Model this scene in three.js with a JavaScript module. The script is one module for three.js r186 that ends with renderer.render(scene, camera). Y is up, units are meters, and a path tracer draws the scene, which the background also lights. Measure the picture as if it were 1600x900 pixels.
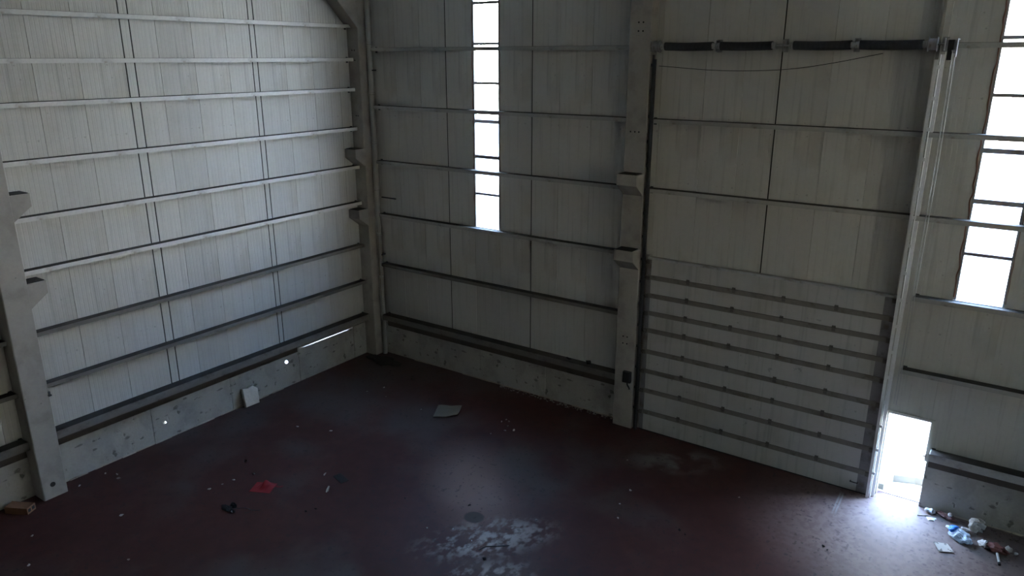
import * as THREE from 'three';
import { mergeGeometries, mergeVertices, toCreasedNormals } from 'three/addons/utils/BufferGeometryUtils.js';
import { ConvexGeometry } from 'three/addons/geometries/ConvexGeometry.js';
import { Brush, Evaluator, SUBTRACTION } from 'three-bvh-csg';

function ss(a, b, x) { const t = Math.min(1, Math.max(0, (x - a) / (b - a))); return t * t * (3 - 2 * t); }
// ------------------------------------------------------------------ camera, sky, sun, exposure
const scene = new THREE.Scene();
const camera = new THREE.PerspectiveCamera(42.01, 16 / 9, 0.1, 300);
camera.position.set(18.286, 10.0, 17.943);
camera.lookAt(18.286 - 0.54187, 10 - 0.29435, 17.943 - 0.78723);
scene.add(camera);

const SKY = 5.5, SUN = 30, FRONT_W = 0.028, RIGHT_W = 0.27;
{
  const w = 64, h = 128, d = new Float32Array(w * h * 4);
  for (let j = 0; j < h; j++) {
    const el = (j + 0.5) / h * Math.PI - Math.PI / 2, t = Math.max(0, Math.sin(el));
    const k = ss(0.0, 0.68, t);
    const c = [7.0 + (2.6 - 7.0) * k, 7.1 + (4.8 - 7.1) * k, 7.1 + (8.8 - 7.1) * k];
    for (let i = 0; i < w; i++) d.set([c[0], c[1], c[2], 1], (j * w + i) * 4);
  }
  const sky = new THREE.DataTexture(d, w, h, THREE.RGBAFormat, THREE.FloatType);
  sky.mapping = THREE.EquirectangularReflectionMapping; sky.magFilter = THREE.LinearFilter; sky.minFilter = THREE.LinearFilter;
  sky.needsUpdate = true;
  scene.background = sky; scene.backgroundIntensity = SKY;
}
const sun = new THREE.DirectionalLight(new THREE.Color(1, 0.9, 0.74), SUN);
sun.position.set(13 - 51, 36, 12 + 1); sun.target.position.set(13, 0, 12);
sun.castShadow = true; sun.shadow.mapSize.set(4096, 4096);
Object.assign(sun.shadow.camera, { left: -45, right: 45, top: 45, bottom: -45, near: 1, far: 160 });
scene.add(sun, sun.target);

const renderer = new THREE.WebGLRenderer({ antialias: true });
renderer.toneMapping = THREE.LinearToneMapping;
renderer.toneMappingExposure = 1.38;
renderer.shadowMap.enabled = true;

// ------------------------------------------------------------------ helpers
let seed = 20240607;
const rnd = (a = 1, b) => { seed = (seed * 1664525 + 1013904223) >>> 0; const r = seed / 4294967296; return b === undefined ? r * a : a + r * (b - a); };
const used = {};
function numbered(n) { const k = used[n] = (used[n] ?? -1) + 1; return k ? n + '_' + String(k).padStart(3, '0') : n; }
const hash = (x, y, s) => { let h = Math.imul(x, 374761393) ^ Math.imul(y, 668265263) ^ Math.imul(s, 2246822519); h = Math.imul(h ^ (h >>> 13), 1274126177); return ((h ^ (h >>> 16)) >>> 0) / 4294967296; };
function vnoise(x, y, px, py, s) {      // tileable value noise with px, py cells
  const xi = Math.floor(x), yi = Math.floor(y), fx = x - xi, fy = y - yi, u = fx * fx * (3 - 2 * fx), v = fy * fy * (3 - 2 * fy);
  const m = (a, n) => ((a % n) + n) % n, x0 = m(xi, px), x1 = m(xi + 1, px), y0 = m(yi, py), y1 = m(yi + 1, py);
  return (hash(x0, y0, s) * (1 - u) + hash(x1, y0, s) * u) * (1 - v) + (hash(x0, y1, s) * (1 - u) + hash(x1, y1, s) * u) * v;
}
function fbm(u, v, nx, ny, s, oct = 4) { let a = 0, w = 0.5, t = 0; for (let o = 0; o < oct; o++) { a += w * vnoise(u * nx, v * ny, nx, ny, s + o * 17); t += w; w *= 0.5; nx *= 2; ny *= 2; } return a / t; }

function tex(size, metres, fn, srgb = true) {      // fn(u, v) -> [r, g, b] linear 0..1
  const d = new Uint8Array(size * size * 4), enc = (x) => { x = Math.min(1, Math.max(0, x)); return Math.round(255 * (srgb ? (x <= 0.0031308 ? 12.92 * x : 1.055 * Math.pow(x, 1 / 2.4) - 0.055) : x)); };
  for (let j = 0; j < size; j++) for (let i = 0; i < size; i++) { const c = fn((i + 0.5) / size, (j + 0.5) / size), k = (j * size + i) * 4; d[k] = enc(c[0]); d[k + 1] = enc(c[1]); d[k + 2] = enc(c[2]); d[k + 3] = 255; }
  const t = new THREE.DataTexture(d, size, size, THREE.RGBAFormat);
  t.wrapS = t.wrapT = THREE.RepeatWrapping; t.magFilter = THREE.LinearFilter; t.minFilter = THREE.LinearMipmapLinearFilter; t.generateMipmaps = true;
  t.repeat.set(1 / metres, 1 / metres); if (srgb) t.colorSpace = THREE.SRGBColorSpace; t.needsUpdate = true;
  return t;
}
function uvMetres(g) {                 // flat normals and planar uv in metres
  if (g.index) g = g.toNonIndexed();
  if (!g.attributes.normal) g.computeVertexNormals();
  const p = g.attributes.position, n = g.attributes.normal, uv = new Float32Array(p.count * 2);
  for (let i = 0; i < p.count; i++) {
    const ax = Math.abs(n.getX(i)), ay = Math.abs(n.getY(i)), az = Math.abs(n.getZ(i));
    if (ay >= ax && ay >= az) { uv[2 * i] = p.getX(i); uv[2 * i + 1] = p.getZ(i); }
    else if (ax >= az) { uv[2 * i] = p.getZ(i) + 1.7; uv[2 * i + 1] = p.getY(i); }
    else { uv[2 * i] = p.getX(i); uv[2 * i + 1] = p.getY(i); }
  }
  g.setAttribute('uv', new THREE.BufferAttribute(uv, 2));
  for (const k of Object.keys(g.attributes)) if (!['position', 'normal', 'uv'].includes(k)) g.deleteAttribute(k);
  g.morphAttributes = {};
  return g;
}
const bx = (x0, x1, y0, y1, z0, z1) => { const g = new THREE.BoxGeometry(x1 - x0, y1 - y0, z1 - z0); g.translate((x0 + x1) / 2, (y0 + y1) / 2, (z0 + z1) / 2); return uvMetres(g); };
// polygon [[a, b], ...] in the plane across `axis`, swept along it: 'x' (a=z, b=y), 'y' (a=x, b=z), 'z' (a=x, b=y)
function prism(poly, axis, from, to, bevel = 0) {
  const sh = new THREE.Shape(poly.map(([a, b]) => new THREE.Vector2(a, b)));
  const len = to - from;
  let g = new THREE.ExtrudeGeometry(sh, { depth: len - 2 * bevel, bevelEnabled: bevel > 0, bevelSize: bevel, bevelThickness: bevel, bevelOffset: -bevel, bevelSegments: 1, curveSegments: 1 });
  g.translate(0, 0, from + bevel);
  const m = new THREE.Matrix4();
  if (axis === 'x') m.set(0, 0, 1, 0, 0, 1, 0, 0, 1, 0, 0, 0, 0, 0, 0, 1);
  if (axis === 'y') m.set(1, 0, 0, 0, 0, 0, 1, 0, 0, 1, 0, 0, 0, 0, 0, 1);
  if (axis !== 'z') { g.applyMatrix4(m); const p = g.attributes.position.array, n = g.attributes.normal.array; for (let i = 0; i < p.length; i += 9) for (let k = 0; k < 3; k++) { let t = p[i + 3 + k]; p[i + 3 + k] = p[i + 6 + k]; p[i + 6 + k] = t; } g.deleteAttribute('normal'); g.computeVertexNormals(); void n; }
  return uvMetres(g);
}
const chamfered = (x0, x1, z0, z1, c) => [[x0 + c, z0], [x1 - c, z0], [x1, z0 + c], [x1, z1 - c], [x1 - c, z1], [x0 + c, z1], [x0, z1 - c], [x0, z0 + c]];
function tube(pts, r, seg = 40, rad = 8, closed = false) { const g = new THREE.TubeGeometry(new THREE.CatmullRomCurve3(pts.map((p) => new THREE.Vector3(...p)), closed), seg, r, rad, closed).toNonIndexed(); return g; }
function cyl(r0, r1, a, b, seg = 20, open = false) {           // cylinder from a (radius r0) to b (radius r1)
  const A = new THREE.Vector3(...a), B = new THREE.Vector3(...b), d = B.clone().sub(A);
  const g = new THREE.CylinderGeometry(r1, r0, d.length(), seg, 1, open).toNonIndexed();
  g.applyQuaternion(new THREE.Quaternion().setFromUnitVectors(new THREE.Vector3(0, 1, 0), d.clone().normalize()));
  g.translate((A.x + B.x) / 2, (A.y + B.y) / 2, (A.z + B.z) / 2);
  return g;
}
const join = (list) => mergeGeometries(list.map((g) => { g = g.index ? g.toNonIndexed() : g; for (const k of Object.keys(g.attributes)) if (!['position', 'normal', 'uv'].includes(k)) g.deleteAttribute(k); return g; }));
function mesh(name, g, m, parent) { const o = new THREE.Mesh(g, m); o.name = name; o.castShadow = o.receiveShadow = true; parent.add(o); return o; }
function part(parent, name, g, m, origin) { if (origin) g.translate(-origin[0], -origin[1], -origin[2]); return mesh(name, g, m, parent); }
function tag(o, label, category, group) { o.userData.label = label; o.userData.category = category; if (group) o.userData.group = group; return o; }
function thing(name, label, category, pos = [0, 0, 0], group) { const o = new THREE.Group(); o.name = numbered(name); o.position.set(...pos); scene.add(o); return tag(o, label, category, group); }
function single(name, label, category, g, m, pos = [0, 0, 0], group) { const o = new THREE.Mesh(g, m); o.name = numbered(name); o.position.set(...pos); o.castShadow = o.receiveShadow = true; scene.add(o); return tag(o, label, category, group); }
function structure(name) { const o = new THREE.Group(); o.name = name; o.userData.kind = 'structure'; scene.add(o); return o; }
function structMesh(name, g, m) { const o = mesh(name, g, m, scene); o.userData.kind = 'structure'; return o; }

// ------------------------------------------------------------------ materials
const std = (o) => new THREE.MeshStandardMaterial(o);
const panelMap = tex(1024, 5, (u, v) => {
  const streak = fbm(u, v, 70, 3, 5, 3), cloud = fbm(u, v, 5, 5, 9, 5), fine = fbm(u, v, 60, 60, 21, 3), spot = fbm(u, v, 34, 34, 33, 3);
  let k = 0.94 - 0.16 * ss(0.5, 0.85, streak) - 0.1 * ss(0.48, 0.8, cloud) + 0.05 * (fine - 0.5);
  k *= 1 - 0.3 * ss(0.82, 0.88, spot);
  const w = ss(0.5, 0.8, cloud) * 0.06;
  return [k, k * (1 - w * 0.35), k * (1 - w)];
});
const panelPaint = [1, 0.93, 1.04, 0.97].map((k) => std({ color: new THREE.Color(0.57 * k, 0.57 * k, 0.53 * k), map: panelMap, roughness: 0.55, metalness: 0 }));
const concreteFn = (s) => (u, v) => {
  const cloud = fbm(u, v, 4, 4, s, 5), fine = fbm(u, v, 90, 90, s + 3, 3), pock = fbm(u, v, 26, 26, s + 8, 4), stain = fbm(u, v, 9, 5, s + 12, 5);
  let k = 0.92 - 0.3 * ss(0.45, 0.8, cloud) + 0.12 * (fine - 0.5);
  k *= 1 - 0.55 * ss(0.76, 0.82, pock); k *= 1 - 0.16 * ss(0.6, 0.8, stain);
  const gouge = fbm(u, v, 14, 30, s + 31, 4); k *= 1 - 0.5 * ss(0.74, 0.8, gouge);
  return [k, k * 0.975, k * 0.93];
};
const kerbMap = tex(1024, 4, concreteFn(101));
const kerbBump = tex(512, 4, (u, v) => { const p = fbm(u, v, 26, 26, 109, 4), f = fbm(u, v, 60, 60, 5, 3); const k = 0.7 + 0.3 * (f - 0.5) - 0.6 * ss(0.66, 0.75, p); return [k, k, k]; }, false);
const kerbPaint = std({ color: new THREE.Color(0.42, 0.42, 0.395), map: kerbMap, bumpMap: kerbBump, bumpScale: 0.012, roughness: 0.85 });
const columnMap = tex(512, 3, (u, v) => { const c = fbm(u, v, 6, 6, 61, 5), f = fbm(u, v, 70, 70, 71, 3), p = fbm(u, v, 30, 30, 88, 3); let k = 0.95 - 0.2 * ss(0.5, 0.8, c) + 0.1 * (f - 0.5); k *= 1 - 0.4 * ss(0.86, 0.9, p); return [k, k * 0.98, k * 0.95]; });
const columnPaint = std({ color: new THREE.Color(0.37, 0.36, 0.335), map: columnMap, roughness: 0.8 });
const steelMap = tex(512, 2, (u, v) => { const c = fbm(u, v, 8, 8, 41, 5), f = fbm(u, v, 50, 50, 45, 3); const k = 0.95 - 0.35 * ss(0.45, 0.8, c) + 0.15 * (f - 0.5), r = ss(0.62, 0.78, c); return [k, k * (1 - 0.12 * r), k * (1 - 0.25 * r)]; });
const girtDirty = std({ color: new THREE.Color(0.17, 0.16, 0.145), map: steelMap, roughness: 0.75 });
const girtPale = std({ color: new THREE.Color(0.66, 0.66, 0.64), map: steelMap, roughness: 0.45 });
const girtPaint = std({ color: new THREE.Color(0.42, 0.42, 0.4), map: steelMap, roughness: 0.6 });
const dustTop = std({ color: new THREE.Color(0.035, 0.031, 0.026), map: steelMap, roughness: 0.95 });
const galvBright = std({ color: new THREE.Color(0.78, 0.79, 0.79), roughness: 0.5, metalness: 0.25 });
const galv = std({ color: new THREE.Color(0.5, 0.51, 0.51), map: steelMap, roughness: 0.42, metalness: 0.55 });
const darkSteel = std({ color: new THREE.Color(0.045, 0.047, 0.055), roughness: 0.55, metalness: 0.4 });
const blackPlastic = std({ color: new THREE.Color(0.015, 0.015, 0.017), roughness: 0.6 });
const frameSteel = std({ color: new THREE.Color(0.3, 0.3, 0.3), map: steelMap, roughness: 0.6 });
const doorPaint = std({ color: new THREE.Color(0.5, 0.505, 0.48), map: panelMap, roughness: 0.5 });
const railPaint = std({ color: new THREE.Color(0.2, 0.188, 0.165), map: steelMap, roughness: 0.6 });
const railDark = std({ color: new THREE.Color(0.12, 0.113, 0.1), map: steelMap, roughness: 0.6 });
const stilePaint = std({ color: new THREE.Color(0.22, 0.22, 0.225), map: steelMap, roughness: 0.5, metalness: 0.2 });
const glass = new THREE.MeshPhysicalMaterial({ color: 0xffffff, transmission: 1, thickness: 0, roughness: 0, ior: 1.5 });
const sealant = std({ color: new THREE.Color(0.24, 0.13, 0.1), roughness: 0.9 });
const pipePaint = std({ color: new THREE.Color(0.36, 0.36, 0.34), map: steelMap, roughness: 0.5 });
const holeDark = std({ color: new THREE.Color(0.02, 0.02, 0.02), roughness: 0.9 });
const shadeStripPaint = std({ color: new THREE.Color(0.075, 0.063, 0.052), map: steelMap, roughness: 0.9 });  // dark tone for the painted shade under the lowest girts
const mortar = std({ color: new THREE.Color(0.42, 0.38, 0.32), map: kerbMap, roughness: 0.95 });

// floor: worn dark red coating, dusty, scuffed down to the grey screed in places
const FX = 26, FZ = 26;
const blob = (x, z, cx, cz, rx, rz, a = 0) => { const dx = x - cx, dz = z - cz, c = Math.cos(a), s = Math.sin(a); return Math.hypot((dx * c + dz * s) / rx, (-dx * s + dz * c) / rz); };
const floorShared = (u, v) => {
  const x = u * FX, z = v * FZ;
  const big = fbm(u, v, 7, 7, 201, 5), mid = fbm(u, v, 24, 24, 207, 5), fine = fbm(u, v, 130, 130, 211, 4), sc = 0.65 * fbm(u, v, 260, 170, 217, 4) + 0.35 * fbm(u, v, 60, 50, 219, 3);
  let dust = ss(0.4, 0.62, 0.65 * big + 0.35 * mid);
  let worn = (1 - ss(0.25, 1.25, blob(x, z, 9.95, 6.75, 1.5, 0.75, -0.85) + 0.6 * (mid - 0.5))) * ss(0.42, 0.66, sc);
  worn = Math.max(worn, 0.9 * (1 - ss(0.3, 1.2, blob(x, z, 10.6, 7.9, 1.2, 0.6, -0.85))) * ss(0.42, 0.66, sc));
  let door = (1 - ss(0.3, 1.2, blob(x, z, 12.0, 1.35, 1.25, 0.65, -0.5) + 0.5 * (mid - 0.5))) * ss(0.36, 0.62, fbm(u, v, 40, 40, 223, 4));
  let near = (1 - ss(0.2, 1.3, blob(x, z, 17.1, 1.8, 2.9, 2.4))) * (0.75 + 0.25 * ss(0.35, 0.6, fbm(u, v, 300, 300, 231, 3)));  // light spilling in at the hatch, painted as a paler floor tone
  const scratch = (1 - ss(0.012, 0.03, Math.abs(Math.abs(x - 15.87 - 0.02 * z) - 0.03))) * ss(0.4, 0.6, z) * (1 - ss(1.2, 1.6, z));
  const round = 1 - ss(0.75, 1.0, blob(x, z, 9.2, 6.27, 0.27, 0.24) + 0.15 * (fine - 0.5));
  const brown = (1 - ss(0.1, 1.25, blob(x, z, 8.45, 5.3, 2.3, 1.2, 0.75) + 0.5 * (mid - 0.5)));  // warm glow of the left window, painted into the floor colour
  const speck = ss(0.74, 0.79, fbm(u, v, 380, 380, 241, 2));
  return { brown, dust, worn, door, near, scratch, round, speck, big, mid, fine };
};
const floorMap = tex(2048, 1, (u, v) => {
  const q = floorShared(u, v), c = [0.07, 0.027, 0.023].map((k) => k * (0.75 + 0.5 * q.mid) * (0.9 + 0.3 * (q.fine - 0.5)));
  const mix = (t, w) => { for (let i = 0; i < 3; i++) c[i] += (t[i] - c[i]) * w; };
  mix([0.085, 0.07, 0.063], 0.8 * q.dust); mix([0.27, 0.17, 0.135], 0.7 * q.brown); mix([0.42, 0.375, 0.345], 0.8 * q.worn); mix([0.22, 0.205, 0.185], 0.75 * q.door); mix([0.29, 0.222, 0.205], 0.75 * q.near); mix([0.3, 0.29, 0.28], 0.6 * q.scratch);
  mix([0.05, 0.046, 0.044], 0.85 * q.round); mix([0.03, 0.025, 0.025], 0.5 * q.speck);
  return c;
});
const floorRough = tex(1024, 1, (u, v) => { const q = floorShared(u, v), r = 0.52 + 0.2 * q.near + 0.1 * (q.mid - 0.5) + 0.08 * q.dust + 0.12 * q.worn + 0.2 * q.door + 0.2 * q.round; return [r, r, r]; }, false);
for (const t of [floorMap, floorRough]) t.repeat.set(1 / FX, 1 / FZ);
const floorPaint = new THREE.MeshPhysicalMaterial({ specularIntensity: 0.3,  color: 0xffffff, map: floorMap, roughnessMap: floorRough, roughness: 1 });
const groundMap = tex(512, 6, (u, v) => { const k = 0.9 + 0.25 * (fbm(u, v, 8, 8, 301, 5) - 0.5); return [k, k, k * 0.97]; });
const groundPaint = std({ color: new THREE.Color(0.4, 0.38, 0.34), map: groundMap, roughness: 0.95 });
const pavePaint = std({ color: new THREE.Color(0.17, 0.15, 0.125), map: groundMap, roughness: 0.95 });
const roofPaint = std({ color: new THREE.Color(0.3, 0.3, 0.29), roughness: 0.8 });

// ------------------------------------------------------------------ outside ground
const LX = 26, LZ = 30, TOP = 13.2, KERB = 1.15;
structMesh('ground', bx(-70, 110, -0.4, -0.06, -90, 110), groundPaint);
// raised pavement outside the hatch, its corner seen through the opening
structMesh('pavement', prism([[14.5, -0.26], [16.66, -0.26], [16.79, -0.87], [17.25, -1.06], [30, -1.3], [30, -12], [14.5, -12]].reverse(), 'y', -0.06, 0.14, 0.01), pavePaint);
structMesh('floor', bx(-0.2, LX + 0.2, -0.3, 0, -0.2, LZ + 0.2), floorPaint);

// ------------------------------------------------------------------ walls of sandwich panels
const cache = {};
// panel: x 0..w, y 0..h, inner face z = 0; joint grooves gl, gr (half widths) at its edges; shallow ribs pressed into the sheet
function panelGeo(w, h, gl, gr, rib) {
  const key = [w.toFixed(3), h.toFixed(3), gl, gr, rib].join();
  if (cache[key]) return cache[key];
  const T = 0.08, p = [[0, -T], [0, -0.03], [gl, -0.03], [gl, -0.002], [gl + 0.002, 0]];
  if (rib) { const n = Math.round(w / 0.1); for (let i = 1; i < n; i++) { const c = i * w / n; if (c < gl + 0.03 || c > w - gr - 0.03) continue; p.push([c - 0.011, 0], [c - 0.004, -rib], [c + 0.004, -rib], [c + 0.011, 0]); } }
  p.push([w - gr - 0.002, 0], [w - gr, -0.002], [w - gr, -0.03], [w, -0.03], [w, -T]);
  return cache[key] = prism(p, 'y', 0, h);
}
function panelWall(group, cuts, strong, rib, spans) {       // spans(a, b) -> list of [y0, y1]
  for (let i = 0; i + 1 < cuts.length; i++) {
    const a = cuts[i], b = cuts[i + 1], g = (c) => strong.some((s) => Math.abs(s - c) < 1e-6) ? 0.016 : 0.004;
    if (strong.some((s) => Math.abs(s - a) < 1e-6)) mesh('joint_gasket', bx(a - 0.0145, a + 0.0145, spans(a, b)[0][0], TOP, -0.031, -0.006), holeDark, group);
    for (const [y0, y1] of spans(a, b)) {
      const o = mesh('panel', panelGeo(b - a, y1 - y0, g(a), g(b), rib), panelPaint[Math.floor(hash(i, 3, 7) * 3.99)], group);
      o.position.set(a, y0, 0);
    }
  }
}
// left wall: local x runs towards the back corner (x = -z in the world)
const wallLeft = structure('wall_left'); wallLeft.rotation.y = Math.PI / 2;
{
  const zs = [0, 0.92, 1.95, 2.96, 3.93, 4.1, 4.87, 5.88, 6.85, 7.5, 7.73, 8.84, 9.83, 10.85, 11.85, 12.85, 13.85, 14.85, 15.85];
  panelWall(wallLeft, zs.map((z) => -z).reverse(), [-3.93, -4.1, -7.5, -7.73], 0.003, () => [[KERB, TOP]]);
  mesh('outer_sheet', bx(-LZ - 0.2, 0.2, KERB - 0.02, TOP, -0.1, -0.08), frameSteel, wallLeft);
  mesh('panel_run', bx(-LZ, -15.85, KERB, TOP, -0.08, 0), panelPaint[0], wallLeft);
}
const wallBack = structure('wall_back');
const W = [[4.57, 5.51], [17.41, 18.34]], WY = 5.0;
const DOOR = [10.42, 16.4, 4.9], HATCH = [16.52, 17.46, 2.15];
{
  const xs = [0, 0.56, 1.55, 2.55, 3.56, 4.57, 5.51, 6.61, 7.5, 8.48, 9.5, 10.42, 11.54, 12.47, 13.29, 14.38, 15.37, 16.4, 17.41, 18.34, 19.33, 20.3, 21.3, 22.3];
  panelWall(wallBack, xs, [3.56, 6.61, 13.29], 0.0015, (a, b) => {
    if (W.some(([p, q]) => a > p - 0.05 && b < q + 0.05)) return [[KERB, WY]];
    if (a > 10.3 && b < 16.5) return [[DOOR[2], TOP]];
    if (a > 16.3 && b < 17.5) return [[HATCH[2], TOP]];
    return [[KERB, TOP]];
  });
  mesh('panel_run', bx(22.3, LX + 0.2, KERB, TOP, -0.08, 0), panelPaint[0], wallBack);
  // outer sheet, open at windows, door and hatch; narrow strip of wall between door post and hatch
  const S = (x0, x1, y0, y1) => bx(x0, x1, y0, y1, -0.1, -0.08);
  mesh('outer_sheet', join([S(-0.1, 4.57, KERB, TOP), S(4.57, 5.51, KERB, WY), S(5.51, 10.42, KERB, TOP), S(10.42, 16.4, 4.9, TOP), S(16.4, 17.46, 2.15, TOP), S(17.46, 18.34, KERB, WY), S(18.34, LX + 0.1, KERB, TOP)]), frameSteel, wallBack);
}
// concrete kerb blocks under the panels
const ev = new Evaluator(); ev.attributes = ['position', 'normal']; ev.useGroups = false;
function drilled(g, cutters) {
  g = g.clone(); g.deleteAttribute('uv'); let b = new Brush(mergeVertices(g, 1e-5)); b.updateMatrixWorld();
  for (const c of cutters) { const k = c.clone(); k.deleteAttribute('uv'); const t = new Brush(mergeVertices(k, 1e-5)); t.updateMatrixWorld(); b = ev.evaluate(b, t, SUBTRACTION); }
  const r = b.geometry.toNonIndexed(); r.deleteAttribute('normal'); r.computeVertexNormals(); return uvMetres(r);
}
{
  const look = new THREE.Vector3(-0.698, -0.375, -0.61);
  const hole = (y, z, r) => { const c = new THREE.Vector3(0.04, y, z); return cyl(r, r * 1.5, c.clone().addScaledVector(look, -0.15).toArray(), c.clone().addScaledVector(look, 0.6).toArray(), 14); };
  const zs = [0.03, 1.07, 3.46, 5.99, 8.45, 10.9, 13.35, 15.8];
  for (let i = 0; i + 1 < zs.length; i++) {
    let g = prism([[-0.2, 0], [0.04, 0], [0.04, KERB - 0.02], [0.025, KERB], [-0.2, KERB]].map(([a, b]) => [a, b]), 'z', zs[i] + 0.008, zs[i + 1] - 0.008, 0.006);
    const cut = [];
    if (i === 3) cut.push(hole(0.49, 8.12, 0.037));
    if (i === 2) cut.push(hole(0.83, 3.96, 0.045));
    if (i === 1) { // a crack under the lowest girt, running down and out through the kerb
      const s = prism([[-0.03, 0], [0.35, -0.003], [0.8, -0.005], [1.1, -0.003], [1.55, -0.005], [2.1, 0], [1.55, 0.002], [1.1, 0.005], [0.8, 0.002], [0.35, 0.002]], 'z', -0.1, 0.5);
      const p = s.attributes.position;
      for (let k = 0; k < p.count; k++) { const a = p.getX(k), b = p.getY(k), c = p.getZ(k); p.setXYZ(k, 0.04 - c * 0.712, 1.105 + b * (0.5 + 1.4 * (c + 0.1)) - c * 0.347, 1.25 + a - c * 0.61); }
      s.deleteAttribute('normal'); s.computeVertexNormals(); const ix = p.array;
      void ix; cut.push(s);
    }
    if (cut.length) g = drilled(g, cut);
    mesh('kerb_block', g.rotateY(-Math.PI / 2), kerbPaint, wallLeft);
  }
  mesh('kerb_run', bx(-LZ, -15.8, 0, KERB, -0.2, 0.04), kerbPaint, wallLeft);
  for (const z of zs.slice(1, -1)) mesh('kerb_joint', bx(-z - 0.008, -z + 0.008, 0, KERB, -0.18, 0.012), holeDark, wallLeft);
  const xs = [0.05, 2.24, 4.73, 7.19, 9.7, 10.4];
  const kb = (a, b) => mesh('kerb_block', prism([[-0.2, 0], [0.04, 0], [0.04, KERB - 0.02], [0.025, KERB], [-0.2, KERB]], 'x', a, b, 0.006), kerbPaint, wallBack);
  for (let i = 0; i + 1 < xs.length; i++) { kb(xs[i] + 0.006, xs[i + 1] - 0.006); if (i) mesh('kerb_joint', bx(xs[i] - 0.008, xs[i] + 0.008, 0, KERB, -0.18, 0.015), holeDark, wallBack); }
  for (const [a, b] of [[17.47, 19.9], [19.91, 22.3]]) kb(a, b);
  mesh('kerb_run', bx(22.3, LX, 0, KERB, -0.2, 0.04), kerbPaint, wallBack);
  // dark strips painting the shade between girt and kerb
  mesh('shade_strip', bx(-10.96, -3.5, KERB - 0.13, KERB + 0.05, 0, 0.046), shadeStripPaint, wallLeft);
  mesh('shade_strip', bx(-LZ, -11.5, KERB - 0.13, KERB + 0.05, 0, 0.046), shadeStripPaint, wallLeft);
  mesh('shade_strip', bx(0.7, 9.68, KERB - 0.13, KERB + 0.05, 0, 0.046), shadeStripPaint, wallBack);
  mesh('shade_strip', bx(17.5, 22.3, KERB - 0.11, KERB + 0.05, 0, 0.046), shadeStripPaint, wallBack);
  // broken line of mortar along the foot of the kerbs
  const bits = [], put = (x0, x1) => { let x = x0; while (x < x1) { const l = rnd(0.1, 0.5); if (rnd() < 0.75) bits.push(prism([[0.03, -0.01], [0.05 + rnd(0.05), -0.01], [0.05, 0.012 + rnd(0.015)], [0.03, 0.03]], 'x', x, x + l)); x += l + rnd(0.03); } };
  put(1.9, 9.5); put(17.6, 20);
  mesh('mortar_line', join(bits), mortar, wallBack);
  bits.length = 0; put(-10.7, -4.2);
  mesh('mortar_line', join(bits), mortar, wallLeft);
}
const fillPane = new THREE.MeshPhysicalMaterial({ color: new THREE.Color(1, 0.92, 0.76), transmission: 1, thickness: 0, roughness: 0, ior: 1.5 });  // pane tint warms the light of the added windows
{ // unseen strip windows added in the right wall to brighten the back wall
  const F = [5.2, 11.2], list = [bx(LX, LX + 0.12, 0, 5, -0.1, LZ + 0.12)];
  let z = -0.1; for (const c of F) { list.push(bx(LX, LX + 0.12, 5, TOP, z, c - RIGHT_W / 2)); z = c + RIGHT_W / 2; }
  list.push(bx(LX, LX + 0.12, 5, TOP, z, LZ + 0.12));
  structMesh('wall_right', join(list), panelPaint[0]);
  F.forEach((c, i) => structMesh('added_window_' + (i + 3), bx(LX + 0.05, LX + 0.056, 5, TOP, c - RIGHT_W / 2, c + RIGHT_W / 2), fillPane));
}
{ // narrow windows added as fill light in the unseen wall behind the camera
  const F = [14, 18, 22], fw = FRONT_W, list = [bx(-0.1, LX, 0, 4.4, LZ, LZ + 0.12)];
  let x = -0.1; for (const c of F) { list.push(bx(x, c - fw, 4.4, TOP, LZ, LZ + 0.12)); x = c + fw; }
  list.push(bx(x, LX, 4.4, TOP, LZ, LZ + 0.12));
  structMesh('wall_front', join(list), panelPaint[0]);
  F.forEach((c, i) => structMesh('added_window_' + (i + 5), bx(c - fw, c + fw, 4.4, TOP, LZ + 0.05, LZ + 0.056), fillPane));
}
structMesh('ceiling', bx(-0.2, LX + 0.2, TOP, TOP + 0.2, -0.2, LZ + 0.2), roofPaint);

// ------------------------------------------------------------------ strip windows
W.forEach(([x0, x1], i) => {
  const w = structure('added_window_' + (i + 1)), ys = [5.0, 6.06, 7.17, 8.2, 9.28, 10.36, 11.45, 12.5, TOP];
  mesh('frame', join([bx(x0, x0 + 0.045, WY, TOP, -0.09, 0.012), bx(x1 - 0.045, x1, WY, TOP, -0.09, 0.012), bx(x0 - 0.02, x1 + 0.02, WY - 0.02, WY + 0.04, -0.1, 0.05)]), frameSteel, w);
  for (let k = 0; k + 1 < ys.length; k++) {
    const thick = k === 2 || k === 3 ? 0.05 : 0.036;
    if (k) mesh('glazing_bar', bx(x0 + 0.03, x1 - 0.03, ys[k] - thick, ys[k] + thick, -0.07, 0.0), frameSteel, w);
    mesh('pane', bx(x0 + 0.04, x1 - 0.04, ys[k] + 0.015, ys[k + 1] - 0.015, -0.045, -0.041), glass, w);
  }
  const pts = []; for (let y = WY + 0.1; y < 11.6; y += 0.16) pts.push([x0 - 0.012 + rnd(-0.02, 0.02), y, 0.006]);
  mesh('sealant_bead', tube(pts, 0.015, 160, 5), sealant, w);
  const pt2 = []; for (let y = WY + 0.1; y < 11.6; y += 0.16) pt2.push([x1 + 0.008 + rnd(-0.01, 0.01), y, 0.004]);
  mesh('sealant_bead', tube(pt2, 0.009, 160, 5), sealant, w);
});

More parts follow.
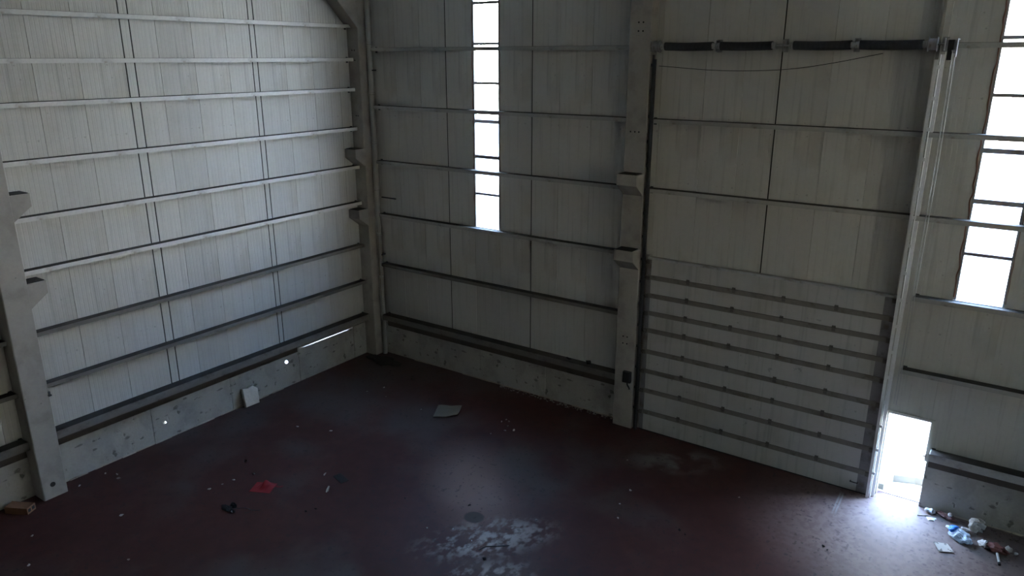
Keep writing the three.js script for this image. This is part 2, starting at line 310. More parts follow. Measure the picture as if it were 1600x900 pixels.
// ------------------------------------------------------------------ columns with corbels
const ordinal = ['top', 'second', 'third', 'fourth', 'fifth', 'sixth', 'seventh', 'eighth', 'lowest'];
function column(label, x0, z0, w, d, dir, haunch, tops = [7.17, 5.2], reach = 0.4) {    // dir: 'z' corbels point to +z, '-z' to -z
  const t = thing('concrete_column', label, 'column', [x0, 0, z0]);
  part(t, 'shaft', prism(chamfered(0, w, 0, d, 0.018), 'y', 0, TOP), columnPaint);
  const out = d, prof = (y) => [[out - 0.06, y], [out + reach, y], [out + reach, y - 0.28], [out - 0.01, y - 0.28 - 0.3 - 0.12 * (reach - 0.4)], [out - 0.06, y - 0.58]];
  for (const y of tops) {
    const g = dir === 'z' ? prism(prof(y), 'x', 0.004, w - 0.004, 0.012) : prism(prof(y).map(([a, b]) => [d - a, b]).reverse(), 'x', 0.004, w - 0.004, 0.012);
    part(t, 'corbel', g, columnPaint);
    part(t, 'bearing_pad', dir === 'z' ? bx(0.05, w - 0.05, y, y + 0.015, out + 0.02, out + reach - 0.02) : bx(0.05, w - 0.05, y, y + 0.015, d - out - reach + 0.02, d - out - 0.02), holeDark);
  }
  if (haunch) part(t, 'haunch', dir === 'z' ? prism([[out - 0.06, 10.85], [out, 10.85], [out + 0.5, 11.35], [out + 0.9, 11.75], [out + 0.9, TOP], [out - 0.06, TOP]], 'x', 0.004, w - 0.004, 0.012) : prism([[out - 0.06, 10.85], [out, 10.85], [out + 0.9, 11.75], [out + 0.9, TOP], [out - 0.06, TOP]], 'z', 0.004, d - 0.004, 0.012), columnPaint);
  return t;
}
const colCorner = column('concrete column in the far corner with two corbels and a pipe beside it', 0.0, 0.0, 0.5, 0.5, 'z', true);
const colDoor = column('concrete column left of the roller door with a black switch box near its foot', 9.68, 0.0, 0.58, 0.38, 'z', false);
const colLeft = column('concrete column on the left wall, cut off by the left edge of the photo', 0.0, 10.96, 0.5, 0.54, '-z', false);
column('concrete column beyond the right edge of the photo', 20.0, 0.0, 0.58, 0.38, 'z', false);
{
  const dots = (t, list, z) => { for (const [x, y] of list) part(t, 'bolt_hole', cyl(0.022, 0.022, [x, y, z - 0.01], [x, y, z + 0.003], 12), holeDark); };
  const four = (x, y) => [[x - 0.05, y - 0.1], [x + 0.07, y - 0.1], [x - 0.05, y + 0.1], [x + 0.07, y + 0.1]];
  dots(colDoor, [...four(0.29, 10.7), [0.15, 8.2], [0.27, 8.2], [0.38, 8.2], ...four(0.26, 2.6)], 0.38);
  dots(colCorner, [[0.2, 10.2], [0.3, 10.2], [0.2, 9.9], [0.3, 9.9], [0.22, 8.2], [0.3, 8.2]], 0.5);
  part(colLeft, 'drain_hole', cyl(0.06, 0.06, [0.49, 0.34, 0.3], [0.504, 0.34, 0.3], 20), holeDark);
  part(colLeft, 'cleat', join([bx(0.36, 0.56, 2.52, 2.55, -0.03, 0.03), bx(0.45, 0.53, 2.55, 2.62, -0.02, 0.02)]), darkSteel);
}
// rain pipe beside the corner column
{
  const t = thing('rain_pipe', 'grey rain pipe running down the corner beside the column', 'pipe', [0.61, 0, 0.16]);
  part(t, 'pipe', cyl(0.085, 0.085, [0, 0, 0], [0, TOP, 0], 24), pipePaint);
  for (const y of [1.43, 2.82, 4.33, 5.83, 7.34, 8.88, 10.4]) part(t, 'socket', cyl(0.1, 0.1, [0, y - 0.05, 0], [0, y + 0.05, 0], 24), pipePaint);
  for (const y of [3.6, 9.6]) part(t, 'clip', bx(-0.11, 0.11, y - 0.02, y + 0.02, -0.155, 0.02), darkSteel);
  single('iron_bar', 'short thin iron bar fixed to the wall beside the rain pipe', 'bar', bx(0, 0.62, -0.02, 0.02, -0.02, 0.02), darkSteel, [0.7, 5.55, 0.03]);
}

// ------------------------------------------------------------------ girts
const girtCache = {};
function girtGeo(len, depth, h) {       // channel open upwards with returned lips; x 0..len, z 0..depth, y 0..h
  const k = [len, depth, h].join(); if (girtCache[k]) return girtCache[k];
  const t = 0.008, l = 0.022;
  return girtCache[k] = prism([[0, 0], [l, 0], [l, t], [t, t], [t, h - t], [depth - t, h - t], [depth - t, t], [depth - l, t], [depth - l, 0], [depth, 0], [depth, h], [0, h]], 'x', 0, len);
}
function girt(label, len, depth, h, pos, turn, group, paint = girtPaint) {
  const t = thing('wall_girt', label, 'girt', pos, group); t.rotation.y = turn;
  part(t, 'channel', girtGeo(len, depth, h), paint);
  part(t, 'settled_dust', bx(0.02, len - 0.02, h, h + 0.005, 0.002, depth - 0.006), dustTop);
  for (const x of [0.02, len - 0.1]) part(t, 'cleat', bx(x, x + 0.08, -0.05, h + 0.03, 0.002, 0.012), darkSteel);
  return t;
}
const GL = [10.91, 9.92, 9.01, 7.79, 6.56, 5.37, 3.92, 2.65, 1.4];
GL.forEach((y, i) => {
  const low = i === 8, d = low ? 0.3 : 0.23, h = low ? 0.2 : 0.1;
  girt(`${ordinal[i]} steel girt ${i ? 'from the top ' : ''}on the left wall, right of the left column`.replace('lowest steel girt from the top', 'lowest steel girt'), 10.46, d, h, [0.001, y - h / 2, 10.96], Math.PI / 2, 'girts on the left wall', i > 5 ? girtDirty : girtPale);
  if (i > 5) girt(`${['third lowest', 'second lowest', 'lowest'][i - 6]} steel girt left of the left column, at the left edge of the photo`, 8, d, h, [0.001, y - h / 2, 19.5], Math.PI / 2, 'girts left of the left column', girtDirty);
});
const GB = [10.22, 8.47, 6.73, 4.97, 3.26, 1.4];
GB.forEach((y, i) => {
  const low = i === 5, d = low ? 0.3 : 0.22, h = low ? 0.18 : 0.1;
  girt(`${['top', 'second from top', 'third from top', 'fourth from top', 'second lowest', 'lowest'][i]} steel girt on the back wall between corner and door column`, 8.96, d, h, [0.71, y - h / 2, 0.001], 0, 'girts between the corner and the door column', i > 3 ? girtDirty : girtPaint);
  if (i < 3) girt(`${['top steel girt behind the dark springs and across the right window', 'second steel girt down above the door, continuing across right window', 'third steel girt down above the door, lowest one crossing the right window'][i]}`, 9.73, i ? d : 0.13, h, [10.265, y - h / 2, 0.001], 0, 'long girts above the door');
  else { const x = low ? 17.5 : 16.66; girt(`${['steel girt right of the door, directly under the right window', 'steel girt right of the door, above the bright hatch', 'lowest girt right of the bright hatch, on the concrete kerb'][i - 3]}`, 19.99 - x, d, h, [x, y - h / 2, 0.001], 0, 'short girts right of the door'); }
});

// ------------------------------------------------------------------ sectional door
{
  const d = structure('door_1'), X0 = 10.44, X1 = 16.36, Z = 0.2, T = 0.05;
  const ys = [0.03, 0.63, 1.27, 1.85, 2.42, 3.03, 3.52, 4.01, 4.51, 4.95];
  const hx = [11.57, 12.76, 13.97, 15.16];
  for (let i = 0; i < 9; i++) {
    const p = mesh('door_panel', prism([[Z, ys[i]], [Z + T, ys[i]], [Z + T, ys[i + 1] - 0.012], [Z + T - 0.01, ys[i + 1] - 0.003], [Z, ys[i + 1] - 0.003]], 'x', X0, X1, 0.004), doorPaint, d);
    if (i < 8) {
      mesh('joint_rail', prism([[Z + T - 0.002, ys[i + 1] - 0.125], [Z + T + 0.012, ys[i + 1] - 0.12], [Z + T + 0.012, ys[i + 1] + 0.0], [Z + T - 0.002, ys[i + 1] + 0.005]], 'x', X0 + 0.02, X1 - 0.02), railPaint, p);
      for (const x of hx) mesh('hinge', join([bx(x - 0.04, x + 0.04, ys[i + 1] - 0.09, ys[i + 1] + 0.045, Z + T, Z + T + 0.018), cyl(0.014, 0.014, [x - 0.05, ys[i + 1], Z + T + 0.02], [x + 0.05, ys[i + 1], Z + T + 0.02], 10)]), railDark, p);
    }
    for (const [a, b] of [[X0 - 0.005, X0 + 0.11], [X1 - 0.23, X1 + 0.005]]) mesh('end_stile', bx(a, b, ys[i] + 0.004, ys[i + 1] - 0.006, Z - 0.002, Z + T + 0.008), stilePaint, p);
    for (const [x, s] of [[X0 + 0.03, -1], [X1 - 0.03, 1]]) mesh('roller', join([bx(x - 0.05, x + 0.05, ys[i + 1] - 0.12, ys[i + 1] - 0.02, Z + T + 0.006, Z + T + 0.05), cyl(0.02, 0.02, [x, ys[i + 1] - 0.07, Z + T + 0.035], [x + s * 0.07, ys[i + 1] - 0.07, Z + T + 0.035], 10)]), railDark, p);
  }
  mesh('top_rail', bx(X0, X1, 4.94, 4.99, Z - 0.005, Z + T + 0.015), galv, d);
  mesh('bottom_seal', bx(X0, X1, 0, 0.035, Z + 0.005, Z + T - 0.005), blackPlastic, d);
  mesh('handle', join([cyl(0.012, 0.012, [15.98, 0.27, 0.3], [16.16, 0.27, 0.3], 10), bx(15.98, 16.0, 0.255, 0.285, 0.25, 0.3), bx(16.14, 16.16, 0.255, 0.285, 0.25, 0.3)]), blackPlastic, d);
  mesh('frame', join([bx(10.3, 10.44, 0, 5.0, -0.1, Z), bx(16.36, 16.42, 0, 12.9, -0.1, Z - 0.01), bx(10.44, 16.36, 4.86, 4.96, -0.1, Z)]), columnPaint, d);
  mesh('door_post', bx(16.42, 16.52, 0, TOP, -0.1, 0.13), panelPaint[0], d);
}
function track(label, x, s, mat) {        // s = +1: the wall is to the right of the rail
  const t = thing('door_track', label, 'door track', [x, 0, 0.25]);
  part(t, 'rail', prism([[-0.03 * s, -0.03], [0.03 * s, -0.03], [0.03 * s, -0.022], [-0.022 * s, -0.022], [-0.022 * s, 0.042], [0.03 * s, 0.042], [0.03 * s, 0.05], [-0.03 * s, 0.05]].map(([a, b]) => [a + 0.0, b + 0.06]).sort(() => 0), 'y', 0, 9.95), mat);
  part(t, 'angle', prism([[0.055 * s, -0.045], [0.13 * s, -0.045], [0.13 * s, -0.035], [0.065 * s, -0.035], [0.065 * s, 0.07], [0.055 * s, 0.07]], 'y', 0, 10.05), mat);
  for (let y = 9.81; y > 0.4; y -= 0.61) part(t, 'clip', bx(Math.min(0.02 * s, 0.09 * s), Math.max(0.02 * s, 0.09 * s), y - 0.035, y + 0.035, 0.07, 0.085), mat);
  return t;
}
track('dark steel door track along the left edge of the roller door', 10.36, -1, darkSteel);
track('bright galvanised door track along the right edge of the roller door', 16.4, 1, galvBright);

// counterbalance shaft with four dark springs
{
  const o = [10.3, 10.24, 0.36], t = thing('spring_shaft', 'long horizontal shaft with four dark springs above the door', 'door spring', o);
  part(t, 'shaft', cyl(0.018, 0.018, [10.22, 10.24, 0.36], [16.51, 10.24, 0.36], 14), galv, o);
  const L = 1.17, turns = 80, pts = []; for (let k = 0; k <= turns * 10; k++) { const a = k / 10 * Math.PI * 2, x = k / (turns * 10); pts.push(new THREE.Vector3(x * L, Math.cos(a) * 0.088 - 0.012 * Math.sin(Math.PI * x), Math.sin(a) * 0.088)); }
  const coil = new THREE.TubeGeometry(new THREE.CatmullRomCurve3(pts), turns * 12, 0.0078, 5).toNonIndexed();
  for (const x of [10.63, 11.99, 13.62, 14.96]) {
    const s = part(t, 'spring', coil, darkSteel); s.position.set(x - o[0], 0, 0);
    for (const [a, b] of [[x - 0.09, x + 0.03], [x + L - 0.03, x + L + 0.08]]) part(t, 'spring_cone', cyl(0.07, 0.07, [a, 10.24, 0.36], [b, 10.24, 0.36], 20), galv, o);
  }
  for (const x of [10.42, 16.3]) part(t, 'cable_drum', join([cyl(0.11, 0.11, [x - 0.07, 10.24, 0.36], [x + 0.07, 10.24, 0.36], 24), cyl(0.14, 0.14, [x - 0.085, 10.24, 0.36], [x - 0.07, 10.24, 0.36], 24), cyl(0.14, 0.14, [x + 0.07, 10.24, 0.36], [x + 0.085, 10.24, 0.36], 24)]), frameSteel, o);
  for (const x of [10.27, 11.9, 13.4, 14.87, 16.5]) part(t, 'bearing_plate', join([bx(x - 0.006, x + 0.006, 10.12, 10.36, 0.17, 0.42), bx(x - 0.06, x + 0.06, 10.1, 10.38, 0.16, 0.17)]), frameSteel, o);
}
{
  const o = [16.58, 9.9, 0.42], t = thing('chain_hoist', 'small chain hoist at the upper right end of the spring shaft', 'hoist', o);
  part(t, 'housing', join([bx(16.52, 16.62, 10.12, 10.32, 0.34, 0.52), bx(16.52, 16.6, 9.94, 10.12, 0.38, 0.46)]), blackPlastic, o);
  part(t, 'bracket', join([bx(16.5, 16.68, 10.32, 10.345, 0.1, 0.55), bx(16.655, 16.68, 10.0, 10.32, 0.35, 0.55), bx(16.6, 16.68, 10.1, 10.13, 0.35, 0.55)]), galv, o);
  part(t, 'chain_wheel', cyl(0.1, 0.1, [16.625, 10.16, 0.44], [16.65, 10.16, 0.44], 20), frameSteel, o);
  for (const [x, z] of [[16.6, 0.36], [16.655, 0.4]]) part(t, 'chain', tube([[x, 10.1, z], [x + 0.02, 8, z - 0.02], [x, 5.5, z - 0.03], [x - 0.02, 2.5, z - 0.05]], 0.009, 40, 6), galv, o);
  t.position.x += 0.06;
}
single('sagging_wire', 'thin dark wire sagging across the wall below the springs', 'wire', tube([[0, 0.09, 0], [1.46, 0, 0.03], [2.36, 0, 0.03], [3.2, 0.05, 0.03], [4, 0.17, 0.03], [5, 0.37, 0.1]], 0.008, 60, 6), blackPlastic, [10.39, 9.7, 0.12]);
{
  const o = [10.08, 1.4, 0.38], t = thing('switch_box', 'black switch box with a hanging cable on the door column', 'switch box', o);
  part(t, 'box', prism([[9.98, 1.4], [10.2, 1.4], [10.2, 1.72], [9.98, 1.72]], 'z', 0.378, 0.5, 0.012), blackPlastic, o);
  part(t, 'plug', tube([[10.1, 1.41, 0.44], [10.13, 1.33, 0.47], [10.17, 1.28, 0.47], [10.19, 1.22, 0.46]], 0.022, 20, 8), blackPlastic, o);
}

// ------------------------------------------------------------------ open hatch right of the door
{
  const d = structure('door_2'), [x0, x1, y1] = HATCH;
  mesh('frame', join([bx(x0, x0 + 0.035, 0, y1, -0.11, 0.03), bx(x1 - 0.02, x1 + 0.03, KERB, y1, -0.11, 0.02), bx(x0, x1 + 0.03, y1 - 0.02, y1 + 0.04, -0.11, 0.03)]), panelPaint[0], d);
  mesh('kerb_edge', bx(x1 + 0.0, x1 + 0.012, 0, KERB, -0.2, 0.042), galv, d);
  mesh('latch', join([bx(x1 - 0.05, x1 - 0.02, 1.22, 1.34, -0.02, 0.02), bx(x1 - 0.1, x1 - 0.04, 1.26, 1.29, 0, 0.015)]), frameSteel, d);
  mesh('sill', bx(x0, x1, -0.02, 0.012, -0.2, -0.13), galv, d);
}

// ------------------------------------------------------------------ litter and rubble on the floor
const plain = (r, g, b, rough = 0.85) => std({ color: new THREE.Color(r, g, b), roughness: rough });
const paleChip = [plain(0.42, 0.39, 0.35), plain(0.27, 0.25, 0.22), plain(0.55, 0.54, 0.53)], darkChip = plain(0.012, 0.011, 0.011, 1);
function chunk(rx, ry, rz, n = 14) { const p = []; for (let i = 0; i < n; i++) { const a = rnd(Math.PI * 2), t = Math.acos(rnd(-1, 1)), k = rnd(0.75, 1); p.push(new THREE.Vector3(rx * k * Math.sin(t) * Math.cos(a), ry * (0.95 + k * Math.cos(t)), rz * k * Math.sin(t) * Math.sin(a))); } return uvMetres(new ConvexGeometry(p)); }
function crumple(r, sq, amp, s, detail = 3) {       // crumpled ball, flat-shaded folds
  const g = new THREE.IcosahedronGeometry(1, detail), p = g.attributes.position;
  for (let i = 0; i < p.count; i++) { const x = p.getX(i), y = p.getY(i), z = p.getZ(i), k = 1 + amp * (fbm((x + 1) / 2.01, (y + z + 2) / 4.01, 5, 5, s, 3) * 2 - 1) * 1.6; p.setXYZ(i, r[0] * x * k, Math.max(0, r[1] * (y * k + sq)), r[2] * z * k); }
  g.deleteAttribute('normal'); g.computeVertexNormals(); return uvMetres(g);
}
function sheet(w, d, fn, t = 0.004, n = 12) {       // bent sheet with thickness, lying in x/z
  const top = [], idx = [], N = n + 1;
  for (let j = 0; j < N; j++) for (let i = 0; i < N; i++) { const u = i / n, v = j / n, r = fn(u, v); const y = r.y ?? r; top.push((u - 0.5) * w + (r.dx || 0), y + t, (v - 0.5) * d + (r.dz || 0)); }
  const pos = top.concat(top.map((c, k) => k % 3 === 1 ? c - t : c)), M = N * N;
  for (let j = 0; j < n; j++) for (let i = 0; i < n; i++) { const a = j * N + i, b = a + 1, c = a + N, e = c + 1; idx.push(a, c, b, b, c, e, M + a, M + b, M + c, M + b, M + e, M + c); }
  const rim = []; for (let i = 0; i < n; i++) rim.push([i, i + 1]); for (let j = 0; j < n; j++) rim.push([j * N + n, (j + 1) * N + n]); for (let i = n; i > 0; i--) rim.push([n * N + i, n * N + i - 1]); for (let j = n; j > 0; j--) rim.push([j * N, (j - 1) * N]);
  for (const [a, b] of rim) idx.push(a, b, M + a, b, M + b, M + a);
  const g = new THREE.BufferGeometry(); g.setAttribute('position', new THREE.Float32BufferAttribute(pos, 3)); g.setIndex(idx); g.computeVertexNormals();
  return uvMetres(toCreasedNormals(g, 0.7));
}
const at = (o, a) => { o.rotation.y = a; return o; };
// cardboard sheet with a lifted corner
at(single('cardboard_sheet', 'flat brown cardboard sheet with a curled corner, alone on the floor near the back wall', 'cardboard', sheet(0.72, 0.78, (u, v) => 0.004 + 0.16 * Math.pow(Math.max(0, u * 0.6 + v - 0.95), 1.6) + 0.04 * Math.pow(Math.max(0, u - 0.4), 2) + 0.008 * Math.sin(u * 9), 0.008, 16), plain(0.16, 0.138, 0.105), [5.34, 0, 2.48]), 0.5);
// red cloth
{
  const t = thing('red_rag', 'crumpled bright red rag on the dark floor', 'rag', [4.25, 0, 8.2]);
  part(t, 'cloth', sheet(0.62, 0.5, (u, v) => 0.004 + 0.22 * Math.exp(-((u - 0.62) ** 2 + (v - 0.4) ** 2) * 14) * (0.75 + 0.25 * Math.sin(u * 19 + v * 8)), 0.006, 20), plain(0.24, 0.004, 0.008, 0.75));
  part(t, 'loose_strip', sheet(0.3, 0.09, (u) => 0.004 + 0.01 * Math.sin(u * 8), 0.005, 8).translate(0.38, 0, -0.12), plain(0.15, 0.012, 0.014, 0.8));
  t.rotation.y = 0.45; t.scale.setScalar(0.85);
}
at(single('black_plate', 'flat black piece of rubber near the red rag', 'scrap', sheet(0.42, 0.2, (u) => 0.004 + 0.03 * (u - 0.5) ** 2, 0.012, 8), darkChip, [5.5, 0, 6.85]), -0.25);
at(single('wood_splinter', 'pale splinter of wood beside the black rubber piece, larger of two', 'splinter', chunk(0.17, 0.03, 0.05, 20), paleChip[0], [5.62, 0, 7.37]), -1.0);
at(single('wood_splinter', 'small pale splinter just above the larger splinter', 'splinter', chunk(0.09, 0.02, 0.03, 16), paleChip[1], [5.03, 0, 6.95]), -1.1);
// broken block leaning on the left kerb
{
  const g = prism([[-0.24, 0], [0.2, 0.02], [0.24, 0.46], [0.1, 0.58], [-0.04, 0.53], [-0.22, 0.56]], 'z', 0, 0.14, 0.015);
  const o = single('concrete_slab', 'pale broken concrete slab leaning on the kerb of the left wall', 'slab', g, std({ color: new THREE.Color(0.68, 0.65, 0.6), map: kerbMap, bumpMap: kerbBump, bumpScale: 0.02, roughness: 0.9 }), [0.24, 0.02, 5.5]);
  o.rotation.set(0, Math.PI / 2 - 0.15, 0); o.rotateX(-0.28);
}
// brick at the left edge
{
  const t = thing('brick', 'orange clay brick on the floor at the left column foot', 'brick', [0.45, 0, 12.0]);
  part(t, 'clay_body', bx(-0.28, 0.28, 0, 0.16, -0.13, 0.13), std({ color: new THREE.Color(0.24, 0.125, 0.07), map: kerbMap, roughness: 0.95 }));
  for (const z of [-0.06, 0.06]) part(t, 'core_hole', bx(0.27, 0.2815, 0.04, 0.12, z - 0.04, z + 0.04), holeDark);
  t.rotation.y = 0.5;
}
// litter beside the hatch
{
  at(single('paper_card', 'square beige printed card lying on the bright floor near the hatch', 'card', sheet(0.3, 0.3, (u, v) => 0.006 + 0.05 * (1 - u) * (1 - v) * 0.8 + 0.01 * v, 0.006, 8),
    std({ map: tex(128, 0.3, (u, v) => { const k = fbm(u, v, 9, 9, 401, 3) > 0.52 && u > 0.2 && u < 0.8 && v > 0.15 && v < 0.7 ? 0.16 : 0.5; return [k, k * 0.9, k * 0.78]; }), roughness: 0.8 }), [18.12, 0, 1.5]), 0.5);
  const bag = thing('plastic_bag', 'crumpled pale blue plastic bag with a bright blue patch, near the hatch', 'plastic bag', [18.4, 0, 0.95]);
  part(bag, 'film', crumple([0.27, 0.1, 0.14], 0.75, 0.35, 421, 5), new THREE.MeshPhysicalMaterial({ color: new THREE.Color(0.62, 0.74, 0.86), roughness: 0.35, transmission: 0.3, thickness: 0 }));
  part(bag, 'blue_print', crumple([0.1, 0.075, 0.12], 1.2, 0.3, 433, 3).translate(-0.22, 0.03, -0.02), plain(0.03, 0.22, 0.75, 0.4), );
  part(bag, 'knotted_end', crumple([0.13, 0.035, 0.07], 0.9, 0.5, 437, 3).translate(-0.33, 0, -0.1), paleChip[2]);
  bag.rotation.y = -0.65;
  const cup = thing('crushed_cup', 'crushed white paper cup standing by the kerb right of the hatch', 'cup', [18.66, 0, 0.38]);
  part(cup, 'wall', crumple([0.13, 0.14, 0.12], 0.8, 0.75, 445, 2), paleChip[2]);
  part(cup, 'rim', tube([[0.12, 0.24, 0], [0, 0.27, 0.1], [-0.12, 0.22, 0.01], [0, 0.25, -0.1]], 0.012, 24, 6, true), paleChip[0]);
  single('crumpled_paper', 'small crumpled beige paper between the plastic bag and crushed cup', 'paper', crumple([0.09, 0.06, 0.07], 0.8, 0.5, 451, 3), paleChip[0], [18.44, 0, 0.6]);
  const wr = thing('red_wrapper', 'torn brownish red wrapper with pale ends, farthest right on the floor', 'wrapper', [19.05, 0, 0.95]);
  part(wr, 'foil', crumple([0.24, 0.08, 0.12], 0.7, 0.5, 461, 4), plain(0.13, 0.042, 0.036, 0.6));
  part(wr, 'torn_end', crumple([0.1, 0.07, 0.09], 0.8, 0.5, 465, 3).translate(-0.22, 0, 0.03), paleChip[2]);
  part(wr, 'torn_end', crumple([0.06, 0.06, 0.04], 0.9, 0.4, 467, 3).translate(0.2, 0.04, -0.08), paleChip[0]);
  wr.rotation.y = -0.25;
  const st = thing('white_tube', 'white paper tube with a dark end, below the red wrapper', 'tube', [19.1, 0, 1.27]);
  part(st, 'tube', cyl(0.024, 0.024, [0, 0.026, -0.17], [0, 0.026, 0.17], 14), paleChip[2]);
  part(st, 'dark_end', cyl(0.027, 0.027, [0, 0.027, 0.17], [0, 0.027, 0.24], 14), darkChip);
  st.rotation.y = 0.15;
  single('paper_wad', 'small white paper wad against the kerb, nearest the hatch', 'paper', crumple([0.11, 0.06, 0.07], 0.8, 0.5, 471, 3), paleChip[2], [17.72, 0, 0.2]);
  at(single('paper_scrap', 'flat pale scrap of film on the floor in front of the hatch', 'paper', sheet(0.2, 0.13, (u, v) => 0.004 + 0.02 * Math.sin(u * 5) * v, 0.003, 8), paleChip[2], [17.79, 0, 0.46]), 0.4);
  at(single('thin_stick', 'thin grey stick lying in front of the hatch', 'stick', cyl(0.008, 0.008, [-0.12, 0.009, 0], [0.12, 0.009, 0], 8), paleChip[1], [17.6, 0, 0.42]), 0.5);
  const w2 = thing('brown_wrapper', 'dark brown wrapper holding a white pebble, along the kerb by the hatch', 'wrapper', [18.06, 0, 0.22]);
  part(w2, 'foil', crumple([0.22, 0.05, 0.08], 0.8, 0.5, 481, 4), plain(0.13, 0.06, 0.055, 0.6));
  part(w2, 'pebble', crumple([0.05, 0.05, 0.05], 0.9, 0.3, 485, 2).translate(0.05, 0.06, -0.02), paleChip[2]);
  w2.rotation.y = -0.5;
  single('white_pebble', 'tiny white crumb at the far right beside the red wrapper', 'pebble', chunk(0.05, 0.035, 0.04), paleChip[2], [19.4, 0, 0.9]);
}
// black cable end on the worn patch
single('cable_offcut', 'short curved black cable on the worn whitish floor patch', 'cable', tube([[0, 0.012, 0], [0.05, 0.012, -0.17], [0.22, 0.012, -0.31], [0.44, 0.012, -0.49]], 0.011, 24, 7), blackPlastic, [10.02, 0, 7.17]);
single('dark_pebble', 'round dark pebble on the whitish floor patch near the cable', 'pebble', chunk(0.05, 0.03, 0.05), darkChip, [10.3, 0, 7.35]);
// tangle of dark debris with a wire
{
  const t = thing('debris_tangle', 'dark tangle of scraps and wire below the red rag', 'debris', [4.35, 0, 9.28]);
  part(t, 'scrap', crumple([0.2, 0.05, 0.09], 0.8, 0.6, 501, 3), darkChip);
  part(t, 'scrap', crumple([0.09, 0.07, 0.06], 0.8, 0.6, 503, 3).translate(0.02, 0, -0.14), darkChip);
  part(t, 'wire', tube([[0.1, 0.03, -0.1], [0.3, 0.02, -0.28], [0.5, 0.03, -0.3], [0.62, 0.01, -0.42]], 0.008, 30, 5), darkSteel);
  part(t, 'white_crumb', chunk(0.045, 0.03, 0.04).translate(0.17, 0, 0.0), paleChip[2]);
}
// pale chips of plaster and mortar, each loose on the floor
const chipSpots = [[3.25, 9.0, 1.5], [3.31, 8.68, 0.9], [3.36, 8.4, 1.1], [3.55, 7.94, 1], [2.84, 7.67, 0.8], [2.46, 5.64, 1.2], [3.43, 5.28, 1.3], [2.4, 2.84, 1], [2.63, 2.33, 1], [2.95, 1.33, 0.8], [3.14, 2.78, 0.7], [4.61, 2.83, 0.8], [7.07, 1.93, 1], [7.2, 1.99, 1], [7.03, 2.12, 1], [7.33, 2.24, 1], [7.2, 2.87, 0.9], [7.41, 2.5, 1.1], [7.62, 2.36, 1.5], [10.96, 2.03, 1], [11.7, 3.93, 0.9], [11.92, 4.46, 0.9], [13.91, 2.07, 0.9], [11.65, 3.27, 1.1], [10.44, 5.57, 1], [1.7, 12.31, 1.1], [2.56, 10.79, 1.5], [2.69, 12.81, 1.2], [4.21, 11.56, 1], [0.46, 10.04, 1], [0.75, 9.9, 1.3], [0.96, 9.98, 1.4], [0.5, 10.7, 1.1], [9.1, 6.9, 0.7], [8.6, 7.2, 0.8], [9.7, 7.0, 0.7]];
const chipGeo = [0, 1, 2, 3, 4].map(() => chunk(rnd(0.045, 0.065), rnd(0.018, 0.03), rnd(0.03, 0.045)));
const CHIP = ['largest pale chip left of the red rag, farthest from it', 'second pale chip left of the red rag, beside the largest', 'third pale chip left of the red rag', 'pale chip nearest the red rag, just above it', 'small pale chip well above the red rag, alone',
  'pale chip left of two in the middle of the floor, below the leaning slab', 'pale chip right of two in the middle of the floor, below the leaning slab', 'leftmost pale chip of those near the dark far corner', 'pale chip in front of the far corner, second from left', 'pale chip nearest the mortar line of the back wall', 'lowest pale chip of those near the dark far corner', 'tiny chip just left of the cardboard sheet',
  , , , , , , , 'small chip near the dusty patch before the roller door, upper one', 'upper of two pale chips close together in the middle right floor', 'lower of two pale chips close together in the middle right floor', 'lone pale chip nearest the roller door, towards the hatch', 'pale chip at the lower edge of the dusty patch before the door', 'pale chip right of the whitish worn patch',
  'white chip at the lower left, nearest the left edge of the photo', 'large pale chip in front of the left column, out on the floor', 'pale chip in the bottom left corner of the photo', 'pale chip at the bottom edge, left of the middle', 'pale chip against the left kerb beside the column foot', 'pale chip a little way from the left kerb, leftmost of a pair', 'pale chip a little way from the left kerb, right of a pair', 'pale chip touching the foot of the left column', 'tiny chip on the upper edge of the whitish worn patch', 'tiny chip left of the whitish worn patch', 'tiny chip inside the whitish worn patch'];
chipSpots.forEach(([x, z, s], i) => {
  const o = single('plaster_chip', CHIP[i] || 'pale chip in the loose cluster right of the cardboard sheet', 'chip', chipGeo[i % 5], paleChip[i % 3], [x, 0, z], CHIP[i] ? 'plaster chips scattered on the floor' : 'cluster of chips right of the cardboard');
  o.scale.setScalar(s * 0.8); o.rotation.y = rnd(6.28);
});
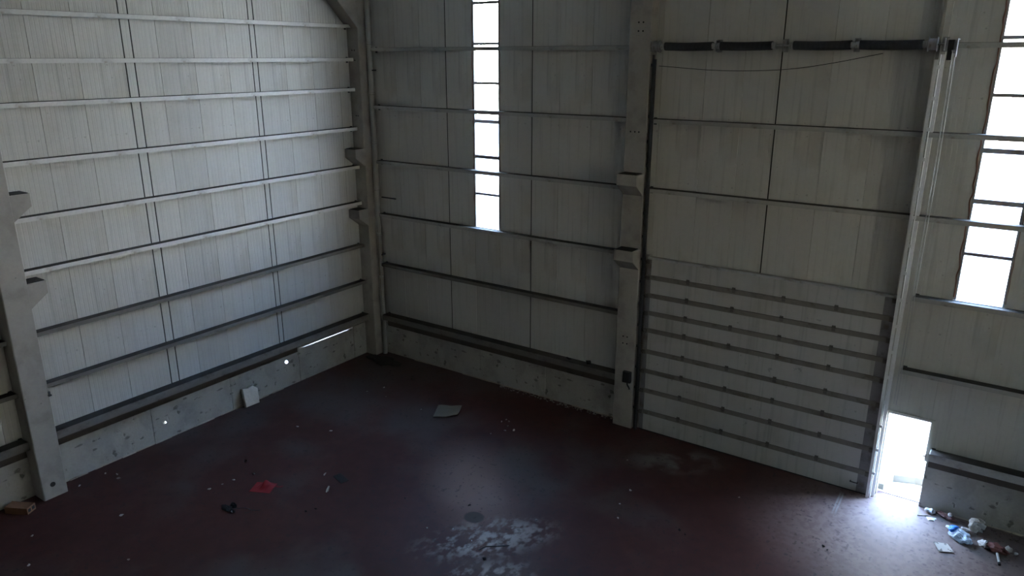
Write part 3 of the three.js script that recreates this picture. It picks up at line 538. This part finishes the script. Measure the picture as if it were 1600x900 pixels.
[[13.41, 4.18], [13.25, 4.1], [16.1, 2.98], [16.0, 2.9], [5.9, 8.3], [6.0, 8.1], [7.4, 6.6], [8.83, 5.97]].forEach(([x, z], i) => {
  const o = single('dark_crumb', ['right one of two tiny dark crumbs near the bottom edge, right of the middle', 'left one of two tiny dark crumbs near the bottom edge, right of the middle', 'right one of two dark crumbs below the floor scratch before the hatch', 'left one of two dark crumbs below the floor scratch before the hatch', 'left one of two tiny dark crumbs below the black rubber piece', 'right one of two tiny dark crumbs below the black rubber piece', 'tiny dark crumb midway between black rubber piece and whitish patch', 'tiny dark crumb just above the round stain of the whitish patch'][i], 'crumb', chipGeo[i % 5], darkChip, [x, 0, z], 'dark crumbs scattered on the floor'); o.rotation.y = rnd(6.28); o.scale.setScalar(rnd(0.6, 1.1));
});
// rubble line at the foot of the back kerb, by the column
{
  const bits = []; for (let i = 0; i < 90; i++) { const x = rnd(5.6, 9.6), s = rnd(0.3, 1.1); bits.push(chunk(0.06 * s, 0.03 * s, 0.045 * s, 9).translate(x, 0, 0.1 + Math.abs(rnd(-0.12, 0.2)))); }
  const o = single('plaster_crumbs', 'crumbs of broken plaster along the foot of the back kerb', 'rubble', join(bits), paleChip[1]); o.userData.kind = 'stuff';
  const b2 = []; for (let i = 0; i < 50; i++) { const x = rnd(18.95, 20.0), s = rnd(0.3, 0.9); b2.push(chunk(0.05 * s, 0.025 * s, 0.04 * s, 9).translate(x, 0, 0.09 + Math.abs(rnd(-0.1, 0.3)))); }
  const o2 = single('plaster_crumbs', 'crumbs of dirt along the kerb at the right edge of the photo', 'rubble', join(b2), plain(0.12, 0.09, 0.07)); o2.userData.kind = 'stuff';
}
// lumps lying on the lowest back girt
single('mortar_lump', 'dark lump of mortar lying on the lowest back girt near the column', 'lump', chunk(0.11, 0.09, 0.07), darkChip, [8.72, 1.5, 0.16]);
single('mortar_lump', 'smaller dark lump on the lowest back girt, left of the large lump', 'lump', chunk(0.12, 0.045, 0.06), darkChip, [8.05, 1.5, 0.16]);
single('plaster_heap', 'dark heap of dirt in the far corner under the back girt', 'heap', crumple([0.55, 0.08, 0.28], 0.5, 0.5, 611, 4), plain(0.035, 0.028, 0.024), [1.15, 0, 0.75]);

renderer.render(scene, camera);
